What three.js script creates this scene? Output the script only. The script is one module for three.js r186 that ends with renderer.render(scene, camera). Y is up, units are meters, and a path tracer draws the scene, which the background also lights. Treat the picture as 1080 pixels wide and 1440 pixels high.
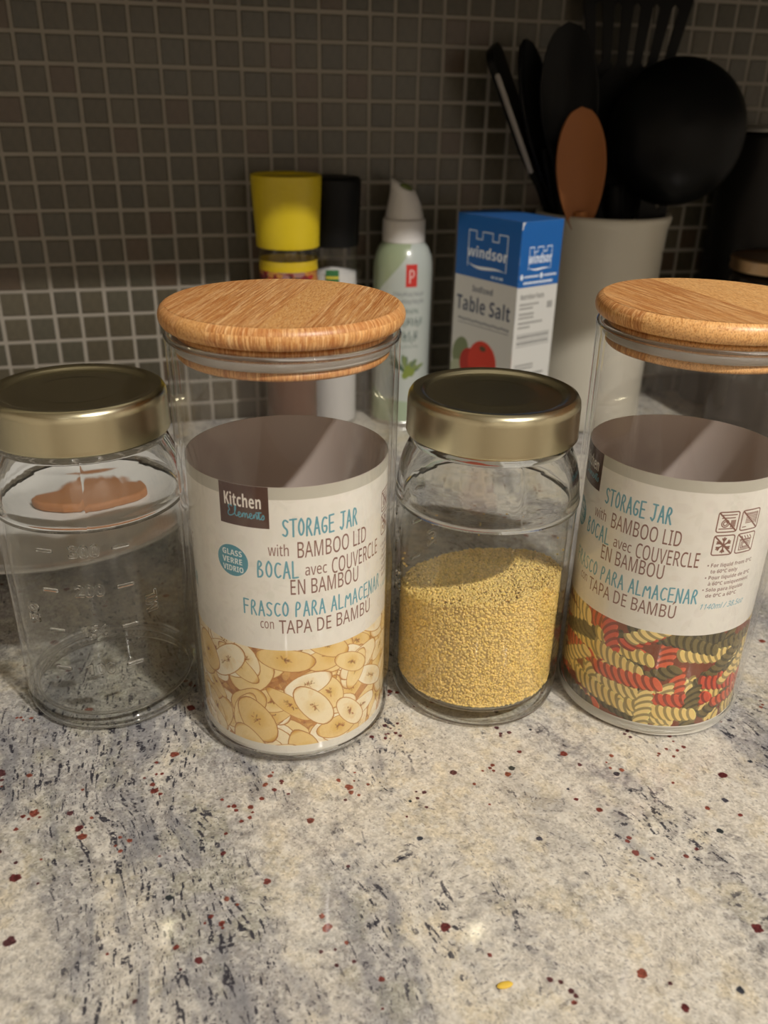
import * as THREE from 'three';
import { RoundedBoxGeometry } from 'three/addons/geometries/RoundedBoxGeometry.js';
import { mergeGeometries, mergeVertices } from 'three/addons/utils/BufferGeometryUtils.js';
import { RectAreaLightUniformsLib } from 'three/addons/lights/RectAreaLightUniformsLib.js';
import { FontLoader } from 'three/addons/loaders/FontLoader.js';
import { TextGeometry } from 'three/addons/geometries/TextGeometry.js';

// ------------------------------------------------------------------ camera, light, exposure
const scene = new THREE.Scene();
scene.background = new THREE.Color(0x000000);
const CAM = new THREE.Vector3(-0.1181, 0.2973, 0.8735);
const camera = new THREE.PerspectiveCamera(2 * Math.atan(720 / 1234) * 180 / Math.PI, 1080 / 1440, 0.02, 20);
camera.position.copy(CAM);
camera.up.set(0.09913, 0.89081, -0.44344);
camera.lookAt(CAM.clone().add(new THREE.Vector3(0.23908, -0.4539, -0.85838)));
camera.setViewOffset(1080, 1440, -3.8, -42.6, 1080, 1440);
camera.focus = 0.425;
camera.userData.fStop = 9;
camera.updateMatrixWorld();
const renderer = new THREE.WebGLRenderer({ antialias: true });
renderer.toneMapping = THREE.LinearToneMapping;
renderer.toneMappingExposure = 1.2;
renderer.shadowMap.enabled = true;
RectAreaLightUniformsLib.init();
const CEIL = 1.5, FLOOR = -0.92;
const LAMPS = [   // recessed ceiling downlights: x, z, candela; those by the far wall are added bounce fill
  { at: [0.45, 1.62], power: 10.5, cone: 0.47, blend: 0.3, label: 'lit round downlight in the ceiling nearest the worktop' },
  { at: [-0.75, 2.72], power: 4.2, cone: 0.29, blend: 0.5, label: 'unseen fill downlight added in the ceiling by the left side of the far wall' },
  { at: [0.85, 2.72], power: 4.2, cone: 0.29, blend: 0.5, label: 'unseen fill downlight added in the ceiling by the middle of the far wall' },
];

// ------------------------------------------------------------------ helpers
let seed = 20240517;
const rnd = () => { seed |= 0; seed = seed + 0x6D2B79F5 | 0; let t = Math.imul(seed ^ seed >>> 15, 1 | seed); t = t + Math.imul(t ^ t >>> 7, 61 | t) ^ t; return ((t ^ t >>> 14) >>> 0) / 4294967296; };
const rr = (a, b) => a + (b - a) * rnd();
const V = (x, y, z) => new THREE.Vector3(x, y, z);
const lin = (r, g, b) => new THREE.Color().setRGB(r, g, b);
const taken = {};
function numbered(name) { const n = taken[name] = (taken[name] ?? -1) + 1; return n ? `${name}_${String(n).padStart(3, '0')}` : name; }
function shadows(o) { o.castShadow = true; o.receiveShadow = true; return o; }
function thing(name, label, category, pos = [0, 0, 0], group) {
  const o = new THREE.Group(); o.name = numbered(name); o.position.set(...pos); o.userData = { label, category };
  if (group) o.userData.group = group; scene.add(o); return o;
}
function part(name, geo, mat, parent, label) {
  const m = shadows(new THREE.Mesh(geo, mat)); m.name = name; if (label) m.userData.label = label; parent.add(m); return m;
}
function struct(name, geo, mat, label) {
  const m = shadows(new THREE.Mesh(geo, mat)); m.name = name; m.userData = { kind: 'structure', label, category: name.split('_')[0] }; scene.add(m); return m;
}
const std = (c, roughness = 0.6, o = {}) => new THREE.MeshStandardMaterial({ color: c, roughness, ...o });
const phys = (c, roughness = 0.6, o = {}) => new THREE.MeshPhysicalMaterial({ color: c, roughness, ...o });
function lathe(pts, seg = 96) { return new THREE.LatheGeometry(pts.map(([r, y]) => new THREE.Vector2(Math.max(r, 1e-5), y)), seg); }
function box(w, h, d, x = 0, y = 0, z = 0, r = 0) {
  const g = r ? new RoundedBoxGeometry(w, h, d, 3, r) : new THREE.BoxGeometry(w, h, d); g.translate(x, y, z); return g;
}
function planarUV(g, fx, fz, ax = 'x', az = 'z') {
  const p = g.attributes.position, uv = new Float32Array(p.count * 2), get = { x: i => p.getX(i), y: i => p.getY(i), z: i => p.getZ(i) };
  for (let i = 0; i < p.count; i++) { uv[2 * i] = fx(get[ax](i), get[az](i)); uv[2 * i + 1] = fz(get[ax](i), get[az](i)); }
  g.setAttribute('uv', new THREE.BufferAttribute(uv, 2)); return g;
}
function canvasTex(w, h, draw, wrap) {
  const c = document.createElement('canvas'); c.width = w; c.height = h; draw(c.getContext('2d'), w, h);
  const t = new THREE.CanvasTexture(c); t.colorSpace = THREE.SRGBColorSpace; t.magFilter = THREE.LinearFilter; t.anisotropy = 8;
  if (wrap) t.wrapS = t.wrapT = THREE.RepeatWrapping; return t;
}
function dataTex(w, h, px, srgb = true) {
  const t = new THREE.DataTexture(px, w, h, THREE.RGBAFormat); t.magFilter = THREE.LinearFilter; t.minFilter = THREE.LinearFilter;
  t.wrapS = t.wrapT = THREE.RepeatWrapping; if (srgb) t.colorSpace = THREE.SRGBColorSpace; t.needsUpdate = true; return t;
}
// value noise
const H = new Float32Array(65536); for (let i = 0; i < 65536; i++) H[i] = rnd();
function noise(x, y) {
  const xi = Math.floor(x), yi = Math.floor(y), fx = x - xi, fy = y - yi, u = fx * fx * (3 - 2 * fx), v = fy * fy * (3 - 2 * fy);
  const r0 = (yi & 255) << 8, r1 = ((yi + 1) & 255) << 8, a = xi & 255, b = (xi + 1) & 255;
  return (H[r0 | a] * (1 - u) + H[r0 | b] * u) * (1 - v) + (H[r1 | a] * (1 - u) + H[r1 | b] * u) * v;
}
const fbm = (x, y) => noise(x, y) * 0.5 + noise(x * 2.1 + 7, y * 2.1 + 3) * 0.28 + noise(x * 4.3 + 1, y * 4.3 + 9) * 0.15 + noise(x * 8.7, y * 8.7) * 0.07;
const sstep = (a, b, x) => { const t = Math.min(1, Math.max(0, (x - a) / (b - a))); return t * t * (3 - 2 * t); };
const projPx = (() => { const v = V(0, 0, 0); return (x, y, z) => { v.set(x, y, z).project(camera); return [540 + v.x * 540, 720 - v.y * 720]; }; })();

// ------------------------------------------------------------------ room shell
const plaster = std(lin(0.62, 0.57, 0.5), 0.9), ceilMat = std(lin(0.75, 0.73, 0.69), 0.95), floorMat = std(lin(0.3, 0.23, 0.16), 0.5);
const X0 = -1.7, X1 = 2.0, Z1 = 3.1;
struct('floor', box(X1 - X0 + 0.4, 0.1, Z1 + 0.4, (X0 + X1) / 2, FLOOR - 0.05, Z1 / 2), floorMat, 'brown kitchen floor');
struct('ceiling', box(X1 - X0 + 0.4, 0.1, Z1 + 0.4, (X0 + X1) / 2, CEIL + 0.05, Z1 / 2), ceilMat, 'white kitchen ceiling');
struct('wall_left', box(0.12, CEIL - FLOOR, Z1, X0 - 0.06, (CEIL + FLOOR) / 2, Z1 / 2), plaster, 'plain pale kitchen side wall to the left');
struct('wall_right', box(0.12, CEIL - FLOOR, Z1, X1 + 0.06, (CEIL + FLOOR) / 2, Z1 / 2), plaster, 'plain pale kitchen side wall to the right');
struct('wall_front', box(X1 - X0 + 0.24, CEIL - FLOOR, 0.12, (X0 + X1) / 2, (CEIL + FLOOR) / 2, Z1 + 0.06), plaster, 'plain pale kitchen wall facing the tiled wall');

// back wall with mosaic tiles
const wall = new THREE.Group(); wall.name = 'wall_back'; wall.userData = { kind: 'structure', label: 'back wall clad in small square brown-grey mosaic tiles', category: 'wall' }; scene.add(wall);
{
  const groutMat = std(lin(0.31, 0.28, 0.235), 0.95);
  part('grout', box(X1 - X0 + 0.24, CEIL - FLOOR, 0.12, (X0 + X1) / 2, (CEIL + FLOOR) / 2, -0.0612), groutMat, wall, 'pale grey grout between the tiles');
  const P = 0.023, T = 0.0198, x0 = -0.2, y0 = 0.3611;
  const tileGeo = (w) => {   // chamfered slab, face at z = 0
    const a = w / 2, b = a - 0.0007, g = new THREE.BufferGeometry(), f = 0, m = -0.0006, k = -0.0016;
    const ring = (s, z) => [[-s, -s, z], [s, -s, z], [s, s, z], [-s, s, z]];
    const v = [...ring(b, f), ...ring(a, m), ...ring(a, k)], idx = [0, 1, 2, 0, 2, 3];
    for (const o of [0, 4]) for (let i = 0; i < 4; i++) { const j = (i + 1) % 4; idx.push(o + i, o + 4 + i, o + 4 + j, o + i, o + 4 + j, o + j); }
    g.setAttribute('position', new THREE.Float32BufferAttribute(v.flat(), 3)); g.setIndex(idx);
    const n = g.toNonIndexed(); n.computeVertexNormals();
    return planarUV(n, (x) => x / 0.023, (x, y) => y / 0.023, 'x', 'y');
  };
  const geos = [tileGeo(T), tileGeo(T - 0.0003), tileGeo(T + 0.0002)];
  const tones = [[0.098, 0.083, 0.054], [0.088, 0.074, 0.047], [0.108, 0.092, 0.06], [0.094, 0.085, 0.059], [0.112, 0.078, 0.05], [0.085, 0.076, 0.053]];
  const px = new Uint8Array(128 * 128 * 4);
  for (let j = 0; j < 128; j++) for (let i = 0; i < 128; i++) { const v = 205 + 50 * fbm(i / 22, j / 22); const o = (j * 128 + i) * 4; px[o] = px[o + 1] = px[o + 2] = v; px[o + 3] = 255; }
  const mottle = dataTex(128, 128, px);
  const mats = tones.map(t => std(lin(...t), 0.32, { map: mottle }));
  const all = [];
  for (let r = -2; r < 16; r++) for (let c = -34; c < 60; c++) {
    const x = x0 + (c + 0.5) * P, y = y0 - (r + 0.5) * P; if (y < 0.003 || x < X0 + 0.02) continue;
    const p = projPx(x, y, 0), q = projPx(x + P, y, 0);
    const sheet = (Math.floor(c / 12) * 7 + Math.floor(r / 9) * 3) % 3;
    const seen = p[0] > -18 && p[0] < 1098 && p[1] > -18 && p[1] < 560 && !(p[0] > 790 && p[0] < 940 && p[1] > 60) && !(p[0] > 225 && p[0] < 570 && p[1] > 425) && !(p[1] > 535) && !(p[0] > 900 && p[1] > 420);
    const tone = rnd() < 0.12 ? 4 : [0, 1, 2, 3, 0, 5][Math.floor(rnd() * 6)];
    all.push({ x: x + rr(-1, 1) * 0.00022 + (sheet - 1) * 0.0002, y: y + rr(-1, 1) * 0.00022 + (sheet - 1) * 0.0003, z: rr(-1, 1) * 0.0001, g: Math.floor(rnd() * 3), t: tone, seen, size: q[0] - p[0], tilt: [rr(-1, 1) * 0.006, rr(-1, 1) * 0.006] });
  }
  const vis = all.filter(t => t.seen).sort((a, b) => b.size - a.size).slice(0, 300); const set = new Set(vis); let n = 0;
  for (const t of vis) { const m = part(n ? `tile_${String(n).padStart(3, '0')}` : 'tile', geos[t.g], mats[t.t], wall); n++; m.position.set(t.x, t.y, t.z); m.rotation.set(t.tilt[0], t.tilt[1], 0); }
  const rest = mats.map(() => []);
  for (const t of all) if (!set.has(t)) { const g = geos[t.g].clone(); g.rotateX(t.tilt[0]); g.rotateY(t.tilt[1]); g.translate(t.x, t.y, t.z); rest[t.t].push(g); }
  rest.forEach((l, i) => { if (l.length) { const m = part('further_tiles', mergeGeometries(l), mats[i], wall); m.userData.kind = 'stuff'; } });
}

// ------------------------------------------------------------------ cabinets around the worktop (outside the frame; they shade the wall)
const cabMat = std(lin(0.3, 0.28, 0.22), 0.5), handleMat = std(lin(0.6, 0.58, 0.54), 0.3, { metalness: 1 });
{
  const c = thing('wall_cabinet', 'grey-beige wall cabinet mounted on the tiled wall above the jars', 'cabinet', [-0.605, 0.402, 0]);
  part('body', box(1.78, 0.8, 0.31, 0, 0.4, 0.157), cabMat, c);
  for (let i = 0; i < 3; i++) { const d = part('door', box(0.585, 0.79, 0.018, -0.593 + i * 0.593, 0.4, 0.321, 0.003), cabMat, c); part('handle', box(0.012, 0.12, 0.02, -0.593 + i * 0.593 + 0.25, 0.12, 0.34, 0.004), handleMat, d); }
  const m = thing('added_microwave', 'unseen dark microwave shape added beside the wall cabinet to shade the crock and right of the wall', 'microwave', [0.29, 0.396, 0]);  // unseen block added to shade the crock and the right of the wall
  part('body', box(0.76, 0.42, 0.43, 0.38, 0.21, 0.217, 0.004), std(lin(0.05, 0.05, 0.05), 0.4), m);
  const d = part('door', box(0.56, 0.4, 0.03, 0.29, 0.21, 0.447, 0.006), std(lin(0.03, 0.03, 0.03), 0.2), m); part('handle', box(0.02, 0.34, 0.03, 0.55, 0.21, 0.476, 0.006), handleMat, d);
  const b = thing('base_cabinet', 'grey-beige base cabinet carrying the granite worktop', 'cabinet', [0.1, FLOOR, 0]);
  part('body', box(3.2, 0.78, 0.66, 0, 0.49, 0.335), cabMat, b); part('plinth', box(3.2, 0.1, 0.58, 0, 0.05, 0.3), std(lin(0.05, 0.04, 0.03), 0.7), b);
  for (let i = 0; i < 5; i++) { const dd = part('door', box(0.63, 0.75, 0.02, -1.28 + i * 0.64, 0.49, 0.676, 0.003), cabMat, b); part('handle', box(0.14, 0.012, 0.02, -1.28 + i * 0.64, 0.8, 0.697, 0.004), handleMat, dd); }
}

// ------------------------------------------------------------------ granite worktop
{
  const N = 2048, S = 0.68, px = new Uint8Array(N * N * 4), rough = new Uint8Array(1024 * 1024 * 4);
  const mix = (a, b, t) => a + (b - a) * t;
  for (let j = 0; j < N; j++) for (let i = 0; i < N; i++) {
    const x = -0.30 + (i + 0.5) / N * S, z = 0.08 + (j + 0.5) / N * S;
    // the bands run towards the viewer, leaning to the right further right
    const lean = 0.14 + 1.3 * Math.max(0, x + 0.04);
    const warp = (fbm(x * 9 + 3, z * 7) - 0.5) * 0.06;
    const b = x - z * lean * 0.55 + warp, a = z + x * 0.2;
    const gz = x - 0.27 * (z - 0.6), band = fbm(b * 24 + 11, a * 5) - 0.03 + 0.15 * Math.exp(-(((gz - 0.085) / 0.026) ** 2)) + 0.12 * Math.exp(-(((gz - 0.2) / 0.03) ** 2));                                   // broad cream and grey bands
    const grain = fbm(x * 620, z * 620), coarse = fbm(x * 260 + 40, z * 260), bit = noise(x * 1300 + 3, z * 1300);
    const grey = sstep(0.4, 0.64, band * 0.8 + coarse * 0.2);
    let R = mix(208, 168, grey), G = mix(201, 165, grey), B = mix(188, 162, grey);
    const warm = sstep(0.5, 0.75, fbm(x * 70 + 90, z * 70 + 5)); R += 4 * warm * (1 - grey); B -= 9 * warm;
    // interlocked crystals: pale and dull grains
    const dull = sstep(0.5, 0.66, coarse * 0.55 + grain * 0.45) * (0.34 + 0.2 * grey), l = (grain - 0.5) * 56 + (bit - 0.5) * 34; R = mix(R, 138, dull) + l; G = mix(G, 132, dull) + l; B = mix(B, 124, dull) + l;
    const cr = sstep(0.57, 0.68, fbm(x * 420 + 17, z * 420 + 60)); R = mix(R, 226, cr * 0.5); G = mix(G, 222, cr * 0.5); B = mix(B, 212, cr * 0.5);
    // dark needles drawn out along the bands, in swarms
    const slm = fbm(b * 30 + 70, a * 8 + 12), sw = sstep(0.38, 0.6, slm * 0.74 + grey * 0.2), s1 = noise(b * 900 + 9, a * 190 + 31), s2 = noise(b * 1900, a * 900 + 5), s3 = fbm(x * 900 + 60, z * 900);
    const d1 = sstep(0.9 - 0.15 * sw, 0.95 - 0.12 * sw, s1) * (0.3 + 0.7 * sw), d2 = sstep(0.75, 0.86, s2) * (0.4 + 0.55 * sw), d = Math.min(1, (d1 * 0.9 + d2 * 0.6) * sstep(0.34, 0.5, s3));
    const bl = sstep(0.48, 0.72, fbm(b * 130 + 22, a * 24 + 8)) * sw * 0.5; R = mix(R, 112, bl); G = mix(G, 113, bl); B = mix(B, 120, bl);
    R = mix(R, 54, d); G = mix(G, 53, d); B = mix(B, 60, d);
    const o = (j * N + i) * 4; px[o] = Math.max(0, Math.min(255, R)); px[o + 1] = Math.max(0, Math.min(255, G)); px[o + 2] = Math.max(0, Math.min(255, B)); px[o + 3] = 255;
  }
  // garnets: small red-brown crystals with ragged outlines, alone or in twos and threes
  const blot = (cx, cz, r, c) => {
    const ph = rnd() * 9; const n = Math.ceil(r / S * N * 1.6), ci = (cx + 0.30) / S * N, cj = (cz - 0.08) / S * N;
    for (let dj = -n; dj <= n; dj++) for (let di = -n; di <= n; di++) {
      const i = Math.round(ci) + di, j = Math.round(cj) + dj; if (i < 0 || j < 0 || i >= N || j >= N) continue;
      const an = Math.atan2(dj, di), rad = Math.hypot(di, dj) / N * S, lim = r * (0.75 + 0.5 * noise(Math.cos(an) * 1.6 + ph * 7, Math.sin(an) * 1.6 + ph * 3));
      const t = 1 - sstep(lim * 0.8, lim * 1.08, rad); if (t <= 0) continue;
      const o = (j * N + i) * 4, k = 0.8 + 0.45 * noise(i / 2.5, j / 2.5); for (let q = 0; q < 3; q++) px[o + q] = px[o + q] * (1 - t) + Math.min(255, c[q] * k) * t;
    }
  };
  for (let n = 0; n < 520; n++) {
    const x = rr(-0.29, 0.37), z = rr(0.1, 0.75); const c = [[108, 54, 48], [92, 46, 46], [124, 68, 56], [84, 54, 56]][Math.floor(rnd() * 4)], big = rnd();
    blot(x, z, big < 0.6 ? rr(0.0006, 0.0012) : rr(0.0012, 0.0026), c); if (rnd() < 0.3) for (let k = 0; k < 3; k++) blot(x + rr(-0.007, 0.007), z + rr(-0.009, 0.009), rr(0.0006, 0.0013), c);
  }
  for (let n = 0; n < 90; n++) blot(rr(-0.29, 0.37), rr(0.1, 0.75), rr(0.0007, 0.0018), [[60, 62, 68], [72, 70, 78], [52, 56, 58]][n % 3]);
  for (let j = 0; j < 1024; j++) for (let i = 0; i < 1024; i++) { const v = 120 + 110 * fbm(i / 9, j / 9); const o = (j * 1024 + i) * 4; rough[o] = rough[o + 1] = rough[o + 2] = v; rough[o + 3] = 255; }
  const mat = std(0xffffff, 0.1, { map: dataTex(N, N, px), roughnessMap: dataTex(1024, 1024, rough, false) });
  const g = planarUV(box(3.2, 0.04, 0.76, 0.1, -0.02, 0.382, 0.008), (x) => (x + 0.30) / S, (x, z) => (z - 0.08) / S);
  const c = shadows(new THREE.Mesh(g, mat)); c.name = 'granite_worktop'; c.userData = { label: 'polished cream and grey granite worktop with dark slivers and red garnet specks', category: 'worktop' }; scene.add(c);
}

// ------------------------------------------------------------------ ceiling downlights
LAMPS.forEach(({ at: [x, z], power, cone, blend, label }) => {
  const t = thing('ceiling_downlight', label, 'lamp', [x, CEIL, z], 'ceiling downlights');
  part('trim_ring', lathe([[0.046, -0.001], [0.046, -0.006], [0.062, -0.005], [0.064, 0]], 48), std(0xf2f0ea, 0.4), t);
  const glow = new THREE.MeshStandardMaterial({ color: 0xffffff, emissive: lin(1, 0.95, 0.88), emissiveIntensity: 45, roughness: 0.5 });
  const d = new THREE.CircleGeometry(0.046, 40); d.rotateX(Math.PI / 2); d.translate(0, -0.003, 0); part('diffuser', d, glow, t, 'glowing lamp face');
  const s = new THREE.SpotLight(lin(1, 0.95, 0.88), power, 0, Math.PI * cone, blend, 2); s.position.set(x, CEIL - 0.012, z); s.target.position.set(x, 0, z - 0.001); s.castShadow = true; s.shadow.radius = 2.0; s.shadow.mapSize.set(2048, 2048); s.shadow.bias = -0.0005;
  scene.add(s, s.target);
});

// ------------------------------------------------------------------ shared materials
const wallGlass = phys(lin(0.968, 0.972, 0.962), 0.015, { transmission: 1, thickness: 0, ior: 1.55 });   // moulded jar glass has a faint grey body colour
const thinGlass = phys(0xffffff, 0.015, { transmission: 1, thickness: 0, ior: 1.5 });
const solidGlass = phys(0xffffff, 0.0, { transmission: 1, thickness: 0.004, ior: 1.5, attenuationColor: lin(0.8, 0.93, 0.87), attenuationDistance: 0.06 });
const goldMat = std(lin(0.64, 0.59, 0.41), 0.27, { metalness: 1 });

// ------------------------------------------------------------------ tall storage jars with bamboo lids
const JAR_GROUP = 'tall storage jars with bamboo lids';
function bambooTex(s) {
  seed = s;
  return canvasTex(1024, 1024, (g, W) => {
    g.fillStyle = 'rgb(230,176,110)'; g.fillRect(0, 0, W, W);
    let x = 0;
    while (x < W) {   // glued strips run along v; 9 px to the millimetre
      const w = rr(110, 230), k = rr(-14, 16); g.fillStyle = `rgb(${230 + k},${176 + k},${110 + k * 0.9})`; g.fillRect(x, 0, w + 1, W);
      const dense = rnd() < 0.5, n = w * (dense ? 26 : 13);
      for (let i = 0; i < n; i++) { const a = rr(0.12, 0.55), L = dense ? rr(7, 26) : rr(40, 260), d = rnd(); g.fillStyle = d < 0.7 ? `rgba(164,92,38,${a})` : `rgba(250,214,162,${a})`; g.fillRect(x + rnd() * w, rr(-60, W), rr(1, 3), L); }
      g.fillStyle = 'rgba(150,92,46,0.22)'; g.fillRect(x, 0, 1.5, W); x += w;
    }
  }, true);
}
// artwork: millimetres along the wrapped paper, centre of the front panel at 0
const MM = 6, S0 = -180, YT = 149, LW = 1812, LH = 864;
const sx = s => (s - S0) * MM, sy = y => (YT - y) * MM;
function fit(g, text, font, s0, s1, y0, y1, color, cap = 0.714) {
  g.save(); g.font = font.replace('%', '100'); const w = g.measureText(text).width; g.translate(sx(s0), sy(y0)); g.scale((s1 - s0) * MM / w, (y1 - y0) * MM / (100 * cap)); g.fillStyle = color; g.textBaseline = 'alphabetic'; g.fillText(text, 0, 0); g.restore();
}
function script(g, s0, s1, y0, y1) {   // the word Elements in one monoline hand; unit heights: x-height 0.5
  const e = [[0, 0.15], [0.45, 0.3], [0.4, 0.5], [0.15, 0.45], [0.12, 0.1], [0.35, 0], [0.6, 0.12]], hump = [[0, 0.1], [0.1, 0.48], [0.12, 0], [0.2, 0.4], [0.38, 0.5], [0.45, 0.3], [0.45, 0]];
  const L = [[1, [[0.75, 0.9], [0.4, 1.05], [0.15, 0.8], [0.45, 0.55], [0.1, 0.35], [0.15, 0.02], [0.6, 0.02], [0.95, 0.2]]], [0.45, [[0, 0.2], [0.3, 0.7], [0.25, 1], [0.1, 0.9], [0.12, 0.1], [0.42, 0.1]]], [0.6, e], [0.92, [...hump, [0.52, 0.38], [0.7, 0.5], [0.78, 0.3], [0.8, 0.02], [0.92, 0.12]]], [0.6, e], [0.6, [...hump.slice(0, 6), [0.47, 0.02], [0.6, 0.12]]], [0.45, [[0, 0.12], [0.2, 0.85], [0.14, 0.1], [0.26, 0], [0.45, 0.12]]], [0.5, [[0, 0.12], [0.25, 0.52], [0.38, 0.15], [0.2, 0], [0.05, 0.05]]]];
  const u = (s1 - s0) / L.reduce((a, l) => a + l[0], 0); let s = s0; g.beginPath(); let first = true;
  for (const [w, pts] of L) { pts.forEach(([a, b], i) => { const X = sx(s + a * u), Y = sy(y0 + b * (y1 - y0)); if (first) g.moveTo(X, Y); else { const n = pts[i + 1]; if (n) g.quadraticCurveTo(X, Y, sx(s + (a + n[0]) / 2 * u), sy(y0 + (b + n[1]) / 2 * (y1 - y0))); else g.lineTo(X, Y); } first = false; }); s += w * u; }
  g.stroke(); const tx = s0 + u * 4.25; g.beginPath(); g.moveTo(sx(tx - 0.3 * u), sy(y0 + 0.6 * (y1 - y0))); g.lineTo(sx(tx + 0.35 * u), sy(y0 + 0.65 * (y1 - y0))); g.stroke();
}
function stretch(g, text, s0, s1, y0, y1, color, wide = 0.062) {   // tall handwritten capitals, drawn as strokes
  const G = {
    S: [[0.9, 0.85, 0.5, 1, 0.1, 0.8, 0.3, 0.55, 0.75, 0.42, 0.85, 0.2, 0.5, 0, 0.1, 0.12]], T: [[0, 0.97, 1, 1], [0.5, 1, 0.48, 0]], O: [[0.5, 1, 0.12, 0.8, 0.08, 0.3, 0.45, 0, 0.88, 0.25, 0.9, 0.75, 0.5, 1]], R: [[0.1, 0, 0.1, 1, 0.6, 0.98, 0.8, 0.75, 0.5, 0.52, 0.1, 0.5], [0.4, 0.5, 0.9, 0]],
    A: [[0.05, 0, 0.5, 1, 0.95, 0], [0.2, 0.35, 0.8, 0.38]], G: [[0.9, 0.85, 0.5, 1, 0.1, 0.65, 0.12, 0.2, 0.5, 0, 0.9, 0.15, 0.9, 0.42, 0.5, 0.42]], E: [[0.85, 1, 0.1, 0.98, 0.12, 0, 0.88, 0.02], [0.12, 0.52, 0.75, 0.53]], J: [[0.2, 1, 0.95, 1], [0.65, 1, 0.62, 0.2, 0.35, 0, 0.05, 0.15]],
    B: [[0.1, 0, 0.1, 1, 0.6, 0.95, 0.7, 0.75, 0.12, 0.52, 0.75, 0.45, 0.85, 0.2, 0.55, 0.02, 0.1, 0]], C: [[0.9, 0.85, 0.5, 1, 0.1, 0.65, 0.12, 0.25, 0.5, 0, 0.9, 0.15]], L: [[0.12, 1, 0.12, 0, 0.85, 0.03]], F: [[0.12, 0, 0.12, 1, 0.9, 0.98], [0.12, 0.55, 0.75, 0.55]], P: [[0.1, 0, 0.1, 1, 0.65, 0.95, 0.8, 0.72, 0.55, 0.48, 0.1, 0.48]],
    M: [[0.02, 0, 0.12, 1, 0.5, 0.35, 0.88, 1, 0.98, 0]], N: [[0.08, 0, 0.1, 1, 0.85, 0, 0.9, 1]], I: [[0.5, 0, 0.5, 1]],
  };
  const units = [...text].map(c => c === ' ' ? 0.6 : c === 'M' ? 1.2 : 1), total = units.reduce((a, b) => a + b * 1.28, -0.28), u = (s1 - s0) / total; let s = s0;
  g.strokeStyle = color; g.lineWidth = (y1 - y0) * MM * 0.1; g.lineCap = g.lineJoin = 'round';
  [...text].forEach((c, i) => { for (const l of G[c] ?? []) { g.beginPath(); const curved = l.length > 8; for (let k = 0; k < l.length; k += 2) { const X = sx(s + l[k] * u * units[i]), Y = sy(y0 + l[k + 1] * (y1 - y0)); if (!k) g.moveTo(X, Y); else if (curved && k + 2 < l.length) { const X2 = sx(s + (l[k] + l[k + 2]) / 2 * u * units[i]), Y2 = sy(y0 + (l[k + 1] + l[k + 3]) / 2 * (y1 - y0)); g.quadraticCurveTo(X, Y, X2, Y2); } else g.lineTo(X, Y); } g.stroke(); } s += units[i] * u * 1.28; });
}
function banana(g) {
  const y0 = sy(67), y1 = sy(11); g.save(); g.beginPath(); g.rect(0, y0, LW, y1 - y0); g.clip(); g.fillStyle = 'rgb(196,140,76)'; g.fillRect(0, y0, LW, y1 - y0);
  for (let n = 0; n < 1500; n++) { g.fillStyle = ['rgba(130,74,34,.3)', 'rgba(236,200,126,.4)', 'rgba(160,100,50,.35)'][n % 3]; g.beginPath(); g.ellipse(rnd() * LW, rr(y0, y1), rr(6, 40), rr(3, 12), rr(0, 3), 0, 7); g.fill(); }
  for (let n = 0; n < 260; n++) {
    const x = rnd() * LW, y = rr(y0 - 20, y1 + 30), a = rr(58, 88), b = a * rr(0.3, 0.72), t = rr(-1.2, 1.2), lo = rr(0, 0.5); g.save(); g.translate(x, y); g.rotate(t);
    const blob = (k) => { g.beginPath(); for (let q = 0; q <= 24; q++) { const w = q / 24 * 6.2832, f = k * (0.93 + 0.14 * noise(Math.cos(w) * 1.3 + n * 3.1, Math.sin(w) * 1.3 + 5)); const X = Math.cos(w) * a * f, Y = Math.sin(w) * b * f; q ? g.lineTo(X, Y) : g.moveTo(X, Y); } g.closePath(); };
    g.fillStyle = 'rgb(176,120,66)'; blob(1.05); g.fill();   // dark outline drawn for the shaded gaps between the printed chips
    const c = [[244, 228, 190], [240, 214, 154], [247, 236, 208], [234, 202, 134]][n % 4], gr = g.createRadialGradient(0, 0, 4, 0, 0, a * 1.02); gr.addColorStop(0, `rgb(${c[0] - 12},${c[1] - 22},${c[2] - 42})`); gr.addColorStop(0.45, `rgb(${c})`); gr.addColorStop(0.85, `rgb(${c})`); gr.addColorStop(1, `rgb(${c[0] - 26},${c[1] - 46},${c[2] - 66})`);
    g.fillStyle = gr; blob(1); g.fill(); g.strokeStyle = 'rgba(210,160,88,.55)'; g.lineWidth = 2; g.stroke();
    for (let k = 0; k < 10; k++) { g.fillStyle = `rgba(226,186,116,${rr(0.06, 0.2)})`; g.beginPath(); g.ellipse(rr(-0.6, 0.6) * a, rr(-0.6, 0.6) * b, rr(5, 18), rr(3, 8), rnd() * 3, 0, 7); g.fill(); }
    for (let k = 0; k < 16; k++) { g.fillStyle = `rgba(${rr(116, 160)},${rr(70, 96)},40,${rr(0.2, 0.6)})`; const q = rr(0, 6.3), r2 = rr(0.03, 0.3) * (0.6 + 0.4 * Math.abs(Math.cos(q))); g.beginPath(); g.ellipse(Math.cos(q) * a * r2, Math.sin(q) * b * r2, rr(2, 8), rr(1.2, 3), q, 0, 7); g.fill(); }
    g.restore();
  }
  g.restore();
}
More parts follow.
